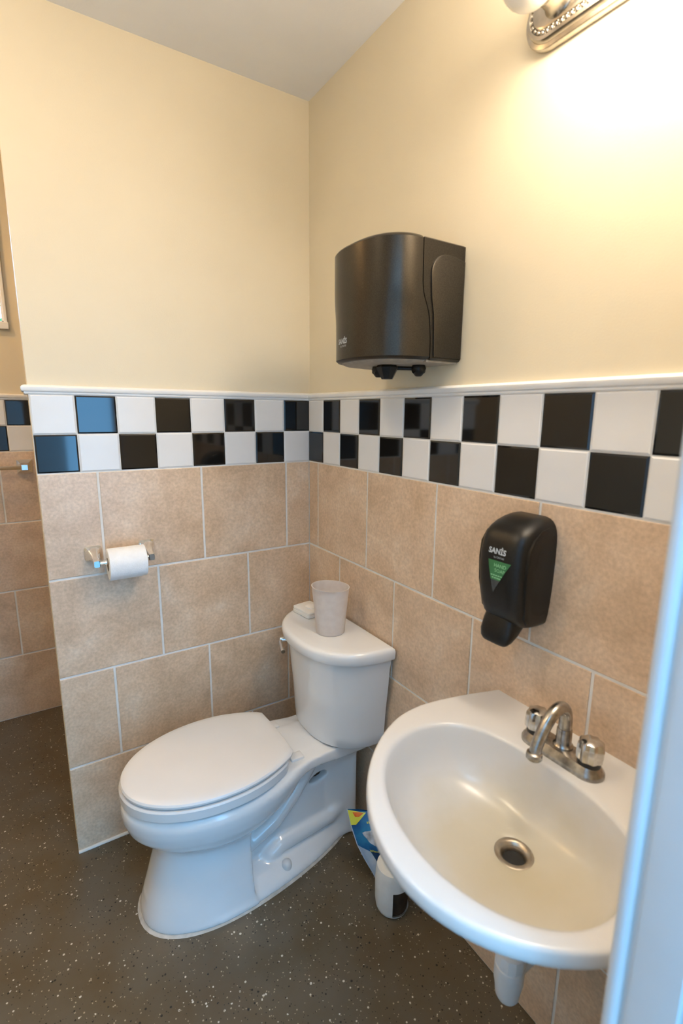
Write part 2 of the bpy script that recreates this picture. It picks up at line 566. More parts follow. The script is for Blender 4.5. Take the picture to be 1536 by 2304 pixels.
def tile_wall(parent, P, rz, s0, s1, joints_odd, joints_even, first_black_top, chk_range, chk0=0.0):
    """Tiles one wall. P(s, z, d) gives the point s along the wall, z up, d out of the wall."""
    n0 = 0
    jit = lambda a: random.uniform(-a, a)
    for r in range(4):
        js = joints_odd if r % 2 == 0 else joints_even
        js = [s0] + [j for j in js if s0+0.01 < j < s1-0.01] + [s1]
        for a, b in zip(js[:-1], js[1:]):
            w = b-a-0.0072
            h = ROWS[r]-ROWS[r+1]-0.0072
            tile_obj('tile', round(w, 3), round(h, 3), 0.0022, 0.0014, 'beige_tile', parent,
                     P((a+b)/2, (ROWS[r]+ROWS[r+1])/2, GB), rz)
    for i in range(*chk_range):
        a, b = max(s0, chk0+i*CHK), min(s1, chk0+(i+1)*CHK)
        if b-a < 0.02:
            continue
        for row in (0, 1):
            black = ((i + row) % 2 == 0) == first_black_top
            tile_obj('check_tile', round(b-a-0.0028, 4), CHK-0.0028, 0.0030, 0.0040 if black else 0.003,
                     'black_tile' if black else 'white_tile', parent, P((a+b)/2, BAND+CHK*(row+.5), GB), rz)

def grout_bed(parent, x0, x1, y0, y1):
    MB().box(x0, x1, y0, y1, 0.0, BAND+2*CHK).build('grout_bed', 'grout', parent, smooth=False)

L_odd, L_even = [0.104, 0.415, 0.726], [0.26, 0.571]
grout_bed(wall_back, -STUB, 0.0, -GB, 0.0)
tile_wall(wall_back, lambda s, z, d: (-s, -d, z), 0, 0.006, STUB+0.0034, L_odd, L_even, False, (0, 8))
R_odd, R_even = [0.073, 0.383, 0.694, 1.005, 1.316], [0.225, 0.53, 0.842, 1.155]
grout_bed(wall_right, -GB, 0.0, YD, 0.0)
tile_wall(wall_right, lambda s, z, d: (-d, -s, z), -PI/2, 0.006, 1.45, R_odd, R_even, True, (0, 14))
F_odd = [0.374, 0.686, 0.998, 1.310, 1.622]
F_even = [0.530, 0.842, 1.154, 1.466, 1.778]
grout_bed(wall_far, XL, 0.0, YF-GB, YF)
tile_wall(wall_far, lambda s, z, d: (-s, YF-d, z), 0, 0.25, 1.9, F_odd, F_even, True, (2, 17), 0.073)

# --- chair rail mouldings above the chequer band
def rail_profile():
    return [(0.0, 0.0), (0.008, 0.0), (0.010, 0.003), (0.0095, 0.0065), (0.014, 0.0085), (0.0165, 0.013), (0.0165, 0.019), (0.013, 0.0225), (0.009, 0.0245), (0.0, 0.0255)]
RZ = BAND + 2*CHK
def rail(name, A, B, n, miterA=0.0, miterB=0.0):
    A, B, n = Vector(A), Vector(B), Vector(n)
    t = (B-A).normalized()
    r1, r2 = [], []
    for d, z in rail_profile():
        r1.append(A + n*d + t*(miterA*d) + Vector((0, 0, RZ+z)))
        r2.append(B + n*d + t*(miterB*d) + Vector((0, 0, RZ+z)))
    return structure(MB().loft([r1, r2]).build(name, 'white_trim', autos=30))
rail('trim_1', (-STUB, 0, 0), (0, 0, 0), (0, -1, 0), -1, -1)
rail('trim_2', (0, 0, 0), (0, YD, 0), (-1, 0, 0), 1, 0)
rail('trim_3', (-STUB, 0.11, 0), (-STUB, 0, 0), (-1, 0, 0), 0, 1)
rail('trim_4', (XL, YF, 0), (0, YF, 0), (0, -1, 0))

# --- caulk bead along the foot of the partition
structure(MB().tube([(-STUB, -GB-.006, 0.003), (0, -GB-.006, 0.003)], 0.006, 8).build('baseboard_back', 'grout'))

# --- doorway: jambs, stop and casing
door = structure(MB().box(DX1, DX1+.02, YD-.135, YD+.004, 0, DH).box(DX0-.02, DX0, YD-.135, YD+.004, 0, DH).box(DX0-.02, DX1+.02, YD-.135, YD+.004, DH, DH+.02)
                 .build('door_1', 'jamb_paint', bevel=0.002))
prof = [(0.0, 0.004), (-0.0035, 0.003), (-0.006, 0.0), (-0.0065, -0.005), (-0.005, -0.009), (-0.002, -0.0115), (0.0, -0.012)]
for s, x in ((1, DX1), (-1, DX0)):
    MB().loft([[(x+s*a, YD+b, z) for a, b in prof] for z in (0, DH)]).build('bead', 'jamb_paint', door)
    prof2 = [(0.0, -0.0165), (-0.003, -0.018), (-0.004, -0.022), (-0.004, -0.060), (-0.002, -0.062), (0.0, -0.062)]
    MB().loft([[(x+s*a, YD+b, z) for a, b in prof2] for z in (0, DH)]).build('door_stop', 'jamb_paint', door)

# unseen door added behind the camera to block part of the daylight
hx, hy = DX0-.005, YD-.15
dl = Vector((0.80, -0.60, 0)).normalized()
dn = Vector((dl.y, -dl.x, 0))
def slabpts(a, b, c, d_, z0, z1):
    P0 = Vector((hx, hy, 0))
    return [tuple(P0+dl*u+dn*v+Vector((0, 0, z))) for z in (z0, z1) for u, v in ((a, c), (b, c), (b, d_), (a, d_))]
BOXF = [(0, 1, 2, 3), (4, 5, 6, 7), (0, 1, 5, 4), (1, 2, 6, 5), (2, 3, 7, 6), (3, 0, 4, 7)]
leaf = MB().add(slabpts(0, .83, 0, .036, .012, 2.03), BOXF).build('added_door_leaf', 'jamb_paint', door, smooth=False)
MB().add(slabpts(.75, .765, -.05, .086, .98, .995), BOXF).build('added_door_handle', 'chrome', leaf, smooth=False, bevel=.004)

# --- window in the far wall
win = structure(MB().box(WX0-.028, WX0, YF-.018, YF, WZ0-.028, WZ1+.028).box(WX1, WX1+.013, YF-.018, YF, WZ0-.028, WZ1+.028)
                .box(WX0, WX1+.013, YF-.018, YF, WZ1, WZ1+.028).box(WX0-.028, WX1+.016, YF-.024, YF, WZ0-.028, WZ0).build('window_1', 'white_trim', smooth=False, bevel=0.003))
MB().box(WX0, WX1, YF+.04, YF+.045, WZ0, WZ1).build('pane', 'window_glass', win, smooth=False)
mb = MB()
for x0, x1, z0, z1 in ((WX0, WX0+.025, WZ0, WZ1), (WX1-.006, WX1, WZ0, WZ1), (WX0, WX1, WZ0, WZ0+.01), (WX0, WX1, WZ1-.02, WZ1), ((WX0+WX1)/2-.012, (WX0+WX1)/2+.012, WZ0, WZ1)):
    mb.box(x0, x1, YF+.03, YF+.055, z0, z1)
mb.build('sash', 'white_trim', win, smooth=False)

# a leafy bush outside the window
mb = MB()
rs = random.Random(3)
for k in range(260):
    c = Vector((rs.uniform(-1.9, -0.5), rs.uniform(1.75, 2.3), rs.uniform(0.9, 2.05)))
    a, b2 = rs.uniform(0, 2*PI), rs.uniform(-.6, .9)
    d = Vector((math.cos(a)*math.cos(b2), math.sin(a)*math.cos(b2), math.sin(b2)))*rs.uniform(.06, .11)
    s = d.cross(Vector((rs.uniform(-1, 1), rs.uniform(-1, 1), 1))).normalized()*rs.uniform(.02, .035)
    nrm = d.cross(s).normalized()*0.006
    mb.add([c-d, c+s, c+d, c-s, c+nrm], [(0, 1, 4), (1, 2, 4), (2, 3, 4), (3, 0, 4)])
bush = thing('garden_bush', 'green leafy bush seen through the small window pane at the far left', 'bush', (-1.2, 2.0, 0))
tag(mb.build('foliage', 'leaf', bush, smooth=False), kind='stuff')
MB().tube([(-1.2, 2.0, -0.1), (-1.18, 2.02, 0.6), (-1.22, 2.0, 1.3)], [.03, .022, .012], 8).build('stem', 'cardboard', bush)

# ------------------------------------------------------------------ toilet
TY = -0.34          # centre line
def build_toilet():
    t = thing('toilet', 'white two-piece toilet with closed lid in the tiled corner', 'toilet', (-0.40, TY, 0))
    h = 0.005
    lo = np.array([0.0, -0.215, -0.02])
    hi = np.array([0.80, 0.215, 0.41])
    n = ((hi-lo)/h).astype(int)+1
    ax = [lo[i]+h*np.arange(n[i]) for i in range(3)]
    D, T, Z = np.meshgrid(*ax, indexing='ij')
    P = np.stack([D, T, Z], -1)

    def egg(D, T, front, back, b, wide, nn=2.0, nb=2.0):
        """Distance-like field of an egg outline: widest at `wide`."""
        af, ab_ = front-wide, wide-back
        u = np.where(D > wide, (D-wide)/np.maximum(af, 1e-3), (wide-D)/np.maximum(ab_, 1e-3))
        e = np.where(D > wide, nn, nb)
        q = (np.abs(u)**e + np.abs(T/b)**e)**(1/e)
        return (q-1)*np.minimum(np.minimum(af, ab_), b)

    interp = lambda z, tab: np.interp(z, [a for a, _ in tab], [b for _, b in tab])
    # bowl
    fr = interp(Z, [(0.20, 0.60), (0.235, 0.675), (0.255, 0.715), (0.275, 0.745), (0.30, 0.766), (0.33, 0.776), (0.355, 0.779), (0.370, 0.777), (0.380, 0.768)])
    bb = interp(Z, [(0.20, 0.075), (0.235, 0.125), (0.255, 0.149), (0.275, 0.164), (0.30, 0.175), (0.33, 0.182), (0.355, 0.185), (0.370, 0.183), (0.380, 0.175)])
    bk = interp(Z, [(0.20, 0.42), (0.25, 0.34), (0.30, 0.25), (0.385, 0.19)])
    bowl = np.maximum(egg(D, T, fr, bk, bb, 0.50 + 0*Z, 2.0, 2.0), np.maximum(Z-0.381, 0.19-Z))
    # front column flaring to the floor
    fr = interp(Z, [(0, 0.746), (0.008, 0.750), (0.03, 0.746), (0.10, 0.726), (0.20, 0.698), (0.26, 0.690), (0.3, 0.688)])
    bb = interp(Z, [(0, 0.147), (0.008, 0.150), (0.03, 0.147), (0.10, 0.134), (0.20, 0.121), (0.26, 0.120)])
    colm = np.maximum(egg(D, T, fr, 0.15+0*Z, bb, 0.50+0*Z, 2.3, 2.6), np.maximum(Z-0.29, -Z))
    colm = np.maximum(colm, 0.455 - D)
    # foot ledge, boat shaped, sloping top
    fb = interp(Z, [(0, 0.148), (0.010, 0.150), (0.022, 0.143), (0.045, 0.105), (0.062, 0.06)])
    foot = np.maximum(egg(D, T, 0.70+0*Z, 0.03+0*Z, fb, 0.50+0*Z, 2.3, 1.75), np.maximum(Z-0.060, -Z))
    # recessed core panel towards the wall
    ch = 0.082 - 0.028*np.clip((D-0.07)/0.1, 0, 1) + 0.03*np.clip((D-.42)/.1, 0, 1)
    core = np.maximum(np.maximum(np.abs(T)-ch, np.abs(D-0.27)-0.215), np.maximum(Z-0.375, -Z))
    # tank deck
    dw = interp(D, [(0.03, 0.112), (0.20, 0.118), (0.30, 0.128), (0.42, 0.15)])
    dk = np.maximum(np.abs(T)-dw, np.maximum(np.maximum(Z-0.386, 0.338+0.02*np.clip((D-.1)/.2, 0, 1)-Z), np.maximum(0.035-D, D-0.45)))
    body = smin(smin(bowl, dk, 0.022), colm, 0.03)
    body = smin(body, core, 0.03)
    body = smin(body, foot, 0.018)
    AT = P.copy()
    AT[..., 1] = np.abs(T)
    # trapway: ridge climbing from the bowl to the rear, and the low hump behind the foot
    for pts, r in ((((0.46, 0.060, 0.135), (0.36, 0.062, 0.185), (0.29, 0.058, 0.250), (0.23, 0.050, 0.32)), 0.031),
                   (((0.382, 0.050, 0.035), (0.365, 0.054, 0.060), (0.335, 0.054, 0.076), (0.15, 0.046, 0.088), (0.12, 0.046, 0.11)), 0.030)):
        tr = None
        for a, b in zip(pts[:-1], pts[1:]):
            c = sd_capsule(AT, a, b, r)
            tr = c if tr is None else np.minimum(tr, c)
        body = smin(body, tr, 0.012)
    # oval hole in the side panel
    Hh = np.sqrt(((D-0.190 + (Z-0.252)*0.9)/0.029)**2 + ((Z-0.252)/0.0165)**2)-1
    hole = np.maximum(Hh*0.012, 0.015-np.abs(T))
    body = np.maximum(body, -hole)
    body = np.maximum(body, -Z)
    V, Q = surface_nets(body, lo, h)
    V = np.stack([-V[:, 0], TY+V[:, 1], V[:, 2]], 1)
    mb = MB()
    mb.v, mb.f = [tuple(p) for p in V], [tuple(int(i) for i in q) for q in Q]
    o = mb.build('bowl', 'ceramic', t, autos=180)
    bm = bmesh.new()
    bm.from_mesh(o.data)
    for _ in range(3):
        bmesh.ops.smooth_vert(bm, verts=bm.verts, factor=0.5, use_axis_x=True, use_axis_y=True, use_axis_z=True)
    bm.to_mesh(o.data)
    bm.free()
    bowl_o = o
    MB().sphere((-0.190, TY, 0.252), 0.022, 16, 10, 1.6, 1.75, 0.9).build('dark_hole_plug', 'dark_inside', bowl_o)  # dark brown plug: rust and the hole's shade put into its colour
    # bolt caps
    for s in (-1, 1):
        MB().lathe([(0.0165, 0.022), (0.0165, 0.038), (0.0145, 0.046), (0.009, 0.0515), (0.002, 0.053)], (-0.335, TY+s*0.104, 0), n=20).build('bolt_cap', 'seat_plastic', bowl_o)
    # clear bead of sealant round the foot
    ring, ring2 = [], []
    for k in range(72):
        a = 2*PI*k/72
        c, s_ = math.cos(a), math.sin(a)
        e = 2.3 if c > 0 else 1.75
        af = 0.250 if c > 0 else 0.47
        q = (abs(c/af)**e + abs(s_/0.150)**e)**(-1/e)
        ring.append((-(0.50+c*(q+.007)), TY+s_*(q+.007), 0.0))
        ring2.append((-(0.50+c*(q-.006)), TY+s_*(q-.006), 0.006))
    MB().loft([ring, ring2], False, True).build('sealant_bead', 'caulk', t)

    # seat and lid: outline with straight rear edge
    def outline(front, rear, b, rw, off=0.0, n=72):
        """Closed outline, toilet-local (d,t); off insets it."""
        wide = 0.515
        pts = []
        m = n//2
        for k in range(m+1):                       # front half, near side to far side
            a = -PI/2 + PI*k/m
            e = 2/2.05
            pts.append((wide + (front-off-wide)*abs(math.cos(a))**e, (b-off)*(1 if math.sin(a) > 0 else -1)*abs(math.sin(a))**e))
        for k in range(1, 15):                     # far side back to the rear edge
            u = k/15
            pts.append((wide+(rear+off-wide)*u, (b-off)*(1-u**2.1) + (rw-off)*u**2.1))
        pts.append((rear+off, rw-off-0.006))
        for k in range(1, 6):
            pts.append((rear+off-0.004*math.sin(PI*k/6), (rw-off-.006)*(1-2*k/6)))
        pts.append((rear+off, -(rw-off-0.006)))
        for k in range(14, 0, -1):
            u = k/15
            pts.append((wide+(rear+off-wide)*u, -((b-off)*(1-u**2.1) + (rw-off)*u**2.1)))
        return pts
    def slab(name, front, rear, b, rw, levels, mat, par, dome=0.0):
        rings = [[(-d, TY+q, z) for d, q in outline(front, rear, b, rw, off)] for z, off in levels]
        return MB().loft(rings).build(name, mat, par, autos=32)
    slab('seat', 0.779, 0.335, 0.1855, 0.134, [(0.3905, 0.014), (0.391, 0.004), (0.3935, 0.0005), (0.418, 0.0), (0.4225, 0.003), (0.423, 0.012)], 'seat_plastic', t)
    lid = slab('lid', 0.775, 0.312, 0.1815, 0.119, [(0.4265, 0.016), (0.427, 0.005), (0.429, 0.0005), (0.4345, 0.0), (0.4395, 0.003), (0.4425, 0.009), (0.4445, 0.022), (0.446, 0.05), (0.447, 0.10)], 'seat_plastic', t)
    for s in (-1, 1):
        MB().box(-0.312, -0.268, TY+s*0.088-0.017, TY+s*0.088+0.017, 0.384, 0.397).build('hinge', 'seat_plastic', t, bevel=0.005)
    # rubber bumper gap line: the seat stands on four small feet
    for d, q in ((0.70, 0.10), (0.70, -0.10), (0.42, 0.13), (0.42, -0.13)):
        MB().lathe([(0.008, 0.379), (0.008, 0.3915)], (-d, TY+q, 0), n=10).build('bumper', 'rubber_and_well_black', t)

    # tank, D-shaped in plan
    TK = TY+0.014
    def dring(b, depth, back, z, n=2.4, m=48):
        pts = []
        for k in range(m+1):
            a = PI*k/m
            c, s_ = math.cos(a), math.sin(a)
            q = (abs(c)**n + abs(s_)**n)**(-1/n)
            pts.append((-(back + (depth-back)*s_*q), TK - b*c*q, z))
        return pts
    def dloft(name, levels, mat, par):
        return MB().loft([dring(b, d, bk, z) for z, b, d, bk in levels]).build(name, mat, par, autos=40)
    tank = dloft('tank', [(0.386, 0.165, 0.178, 0.03), (0.387, 0.180, 0.194, 0.025), (0.396, 0.188, 0.204, 0.022), (0.43, 0.191, 0.207, 0.02), (0.52, 0.198, 0.211, 0.02),
                          (0.60, 0.207, 0.218, 0.02), (0.655, 0.211, 0.223, 0.02), (0.682, 0.216, 0.229, 0.02), (0.698, 0.219, 0.234, 0.02)], 'ceramic', t)
    dloft('tank_lid', [(0.694, 0.220, 0.237, 0.018), (0.695, 0.2255, 0.2425, 0.015), (0.700, 0.228, 0.2455, 0.014), (0.721, 0.2295, 0.248, 0.014), (0.729, 0.2275, 0.2455, 0.015),
                       (0.734, 0.222, 0.239, 0.02), (0.7355, 0.215, 0.231, 0.026), (0.736, 0.19, 0.205, 0.04)], 'ceramic', t)
    lev = MB().tube([(-0.190, TY+0.168, 0.652), (-0.212, TY+0.178, 0.652)], 0.010, 16)
    lev.tube([(-0.208, TY+0.176, 0.652), (-0.217, TY+0.165, 0.648), (-0.226, TY+0.135, 0.643), (-0.233, TY+0.110, 0.639)], [0.006, 0.006, 0.0055, 0.007], 12)
    lev.build('flush_lever', 'chrome', tank)
    return t
build_toilet()

# ------------------------------------------------------------------ sink
SY = -1.164
def build_sink():
    s = thing('sink', 'white oval wall-hung sink with yellowish bowl on the right wall', 'sink', (-0.25, SY, 0.62))
    N = 96
    ZR = 0.787
    def outer(th, grow=0.0, sc=1.0):
        """Rim outline: flat at the wall, flaring sides, elliptical front."""
        # th from 0..2pi; build by ray from centre (-0.21, SY)
        c, q = math.cos(th), math.sin(th)          # c: away from the wall, q: +y
        a_f, b = 0.303+grow, 0.281+grow
        if c >= 0:
            e = 1.91
            r = (abs(c/a_f)**e + abs(q/b)**e)**(-1/e)
        else:
            # towards the wall: side line from half-width .268 to .222, closed by the wall
            r = 1e9
            if abs(q) > 1e-6:
                lo_, hi_ = 0.0, 0.6
                for _ in range(40):
                    mid = (lo_+hi_)/2
                    d = 0.21 + c*mid
                    u = min(max((0.21-d)/0.205, 0), 1)
                    half = b - 0.050*u**1.5
                    if abs(q)*mid < half:
                        lo_ = mid
                    else:
                        hi_ = mid
                r = lo_
            r = min(r, (0.21-0.007)/-c)
        r *= sc
        d = 0.21 + c*r
        return (d, q*r - 0.10*max(0.0, d-0.28))
    def inner(th, off=0.0):
        c, q = math.cos(th), math.sin(th)
        cx = 0.30
        b = 0.218-off
        if c >= 0:
            af = 0.466-cx-off
            e = 2.0
        else:
            af = cx-0.138-off
            e = 2.7
        r = (abs(c/af)**e + abs(q/b)**e)**(-1/e)
        d = cx + c*r
        return (d, q*r - 0.11*max(0.0, d-0.28))
    drain = (0.236, -0.011)
    ths = [2*PI*k/N for k in range(N)]
    rings = []
    # underside
    def ring_mix(fa, fb, t, z):
        out = []
        for th in ths:
            a, b = fa(th), fb(th)
            out.append((-(a[0]*(1-t)+b[0]*t), SY+a[1]*(1-t)+b[1]*t, z))
        return out
    dr = lambda rad: (lambda th: (drain[0]+rad*math.cos(th), drain[1]+rad*math.sin(th)))
    O = lambda th: outer(th)
    # underside rings from the outlet up to the lip
    def under(scale, z):
        r_ = []
        for th in ths:
            a = outer(th)
            cx, cy = 0.16, 0.0
            r_.append((-max(cx + (a[0]-cx)*scale, 0.007), SY + cy + (a[1]-cy)*scale, z))
        return r_
    rings += [under(0.22, 0.612), under(0.36, 0.616), under(0.52, 0.632), under(0.68, 0.662), under(0.82, 0.700), under(0.90, 0.730), under(0.945, 0.748), under(0.968, 0.755), under(0.985, 0.7575)]
    def inset(d, z):
        r_ = []
        for th in ths:
            a = outer(th)
            L = math.hypot(a[0]-0.21, a[1])
            k = (L-d)/L
            x = 0.21+(a[0]-0.21)*k
            if a[0] < 0.0075:
                x = a[0]
            r_.append((-x, SY+a[1]*k, z))
        return r_
    rings += [inset(0.0, 0.763), inset(-0.001, 0.772), inset(0.0, 0.781), inset(0.0012, 0.7845), inset(0.004, 0.7866), inset(0.008, ZR), inset(0.013, ZR)]
    rings += [ring_mix(lambda th: (outer(th)[0]*1, outer(th)[1]), inner, 0.5, ZR), ring_mix(outer, lambda th: inner(th, -0.009), 1.0, ZR-0.0002), ring_mix(outer, lambda th: inner(th, -0.005), 1.0, ZR-0.0012)]
    # bowl
    for t, z in ((0.0, -0.0035), (0.012, -0.0085), (0.028, -0.0175), (0.050, -0.032), (0.085, -0.052), (0.13, -0.070), (0.19, -0.086), (0.27, -0.099), (0.38, -0.109), (0.52, -0.117), (0.70, -0.1235), (0.86, -0.127), (1.0, -0.130)):
        rings.append(ring_mix(lambda th: inner(th, 0.0), dr(0.026), t, ZR+z))
    rings.append(ring_mix(inner, dr(0.0235), 1.0, ZR-0.133))
    rings.append(ring_mix(inner, dr(0.0225), 1.0, ZR-0.16))
    b = MB().loft(rings, True, True).build('basin', 'sink_china', s, autos=60)
    d0 = (-drain[0], SY+drain[1], 0)
    dz = ZR-0.130
    MB().lathe([(0.0345, dz-0.002), (0.0345, dz+0.0012), (0.031, dz+0.0024), (0.025, dz+0.0004), (0.0205, dz-0.006), (0.0190, dz-0.012), (0.0185, dz-0.029), (0.0205, dz-0.029), (0.0215, dz-0.004)], d0, n=36, cap0=False, cap1=False).build('drain_flange', 'steel_drain', s)
    MB().lathe([(0.0192, dz-0.013), (0.0180, dz-0.0135), (0.0178, dz-0.027), (0.001, dz-0.0275)], d0, n=28).build('drain_well', 'rubber_and_well_black', s)  # black lining, shade of the drain hole put into its colour
    cx = MB()
    for k in range(4):
        a = PI*k/4+.3
        c_, s_ = math.cos(a)*.016, math.sin(a)*.016
        cx.tube([(d0[0]-c_, d0[1]-s_, dz-.025), (d0[0]+c_, d0[1]+s_, dz-.025)], 0.0011, 6)
    cx.build('drain_cross', 'steel_drain', s)
build_sink()

# drain pipe below the sink
def build_pipe():
    x0, y0 = -0.205, SY-0.002
    t = thing('drain_pipe', 'white plastic drain trap hanging under the sink', 'pipe', (x0, y0, 0.28))
    MB().lathe([(0.0185, 0.37), (0.0185, 0.611)], (x0, y0, 0), n=24).build('tailpiece', 'pvc', t)
    mb = MB()
    prof = []
    for k in range(24):
        pass
    mb.lathe([(0.020, 0.415), (0.0275, 0.412), (0.029, 0.405), (0.029, 0.388), (0.0265, 0.380), (0.022, 0.378)], (x0, y0, 0), n=12)
    mb.build('slip_nut', 'pvc', t, autos=25)
    MB().lathe([(0.0235, 0.384), (0.0285, 0.380), (0.0285, 0.345), (0.0265, 0.335), (0.0245, 0.320), (0.0235, 0.309), (0.019, 0.300), (0.010, 0.295), (0.002, 0.294)], (x0, y0, 0), n=28).build('trap_bottle', 'pvc', t)
    MB().tube([(x0+.02, y0, 0.356), (-0.008, y0, 0.356)], 0.0165, 20).build('trap_arm', 'pvc', t)
    MB().lathe([(0.0165, -0.0105), (0.034, -0.0105), (0.034, -0.013), (0.024, -0.017), (0.0165, -0.017)], (0, y0, 0.356), 'x', 28).build('wall_flange', 'pvc', t)
build_pipe()

# ------------------------------------------------------------------ faucet
def build_faucet():
    fx, fy, fz = -0.092, -1.157, 0.7865
    t = thing('faucet', 'worn chrome two-handle faucet on the back ledge of the sink', 'faucet', (fx, fy, fz))
    def stadium(L, r, z, n=16):
        pts = []
        for k in range(n+1):
            a = -PI/2 + PI*k/n
            pts.append((fx+r*math.sin(a), fy+L+r*math.cos(a), z))
        for k in range(n+1):
            a = PI/2 + PI*k/n
            pts.append((fx+r*math.sin(a), fy-L+r*math.cos(a), z))
        return pts
    MB().loft([stadium(0.055, 0.0285, fz), stadium(0.055, 0.0285, fz+.006), stadium(0.055, 0.027, fz+.009), stadium(0.054, 0.0225, fz+.017), stadium(0.054, 0.020, fz+.0205), stadium(0.054, 0.015, fz+.0215)]).build('base_plate', 'worn_chrome', t, autos=35)
    MB().lathe([(0.0185, fz+.018), (0.0185, fz+.024), (0.0155, fz+.027), (0.0145, fz+.029), (0.0140, fz+.056), (0.0130, fz+.0585)], (fx+.004, fy, 0), n=28).build('collar', 'worn_chrome', t)
    x = fx+.004
    ctrl = [(x, 0.054), (x, 0.075), (x-.004, 0.094), (x-.016, 0.106), (x-.034, 0.106), (x-.054, 0.094), (x-.071, 0.074), (x-.083, 0.053), (x-.088, 0.036)]
    pts = []
    for i in range(len(ctrl)-1):
        p = [ctrl[max(i-1, 0)], ctrl[i], ctrl[i+1], ctrl[min(i+2, len(ctrl)-1)]]
        for k in range(5):
            u = k/5
            c = [0.5*((2*p[1][j]) + (-p[0][j]+p[2][j])*u + (2*p[0][j]-5*p[1][j]+4*p[2][j]-p[3][j])*u*u + (-p[0][j]+3*p[1][j]-3*p[2][j]+p[3][j])*u**3) for j in (0, 1)]
            pts.append((c[0], fy, fz+c[1]))
    pts.append((ctrl[-1][0], fy, fz+ctrl[-1][1]))
    sp = MB().tube(pts, [0.0125 - 0.002*i/len(pts) for i in range(len(pts))], 22).build('spout', 'worn_chrome', t)
    tip = pts[-1]
    MB().lathe([(0.0105, 0.006), (0.0135, 0.004), (0.0145, 0.0), (0.0145, -0.006), (0.012, -0.009), (0.008, -0.009)], (tip[0]-.0005, tip[1], tip[2]), n=24).build('aerator', 'worn_chrome', sp)
    for s in (-1, 1):
        ky = fy+s*0.0555
        k = MB()
        rings = []
        for r, z, wob in ((0.017, .0265, 0), (0.0225, .031, .06), (0.0225, .044, .09), (0.0205, .062, .10), (0.0185, .0655, .08), (0.0125, .0685, .0), (0.004, .070, 0)):
            rings.append([(fx+r*(1+wob*math.cos(8*a))*math.cos(a), ky+r*(1+wob*math.cos(8*a))*math.sin(a), fz+z) for a in [2*PI*i/32 for i in range(32)]])
        k.loft(rings)
        kn = k.build('knob', 'dull_chrome', t, autos=25)
        MB().lathe([(0.0195, fz+.018), (0.0195, fz+.0285), (0.016, fz+.030)], (fx, ky, 0), n=24).build('escutcheon', 'rubber_and_well_black', kn)
build_faucet()

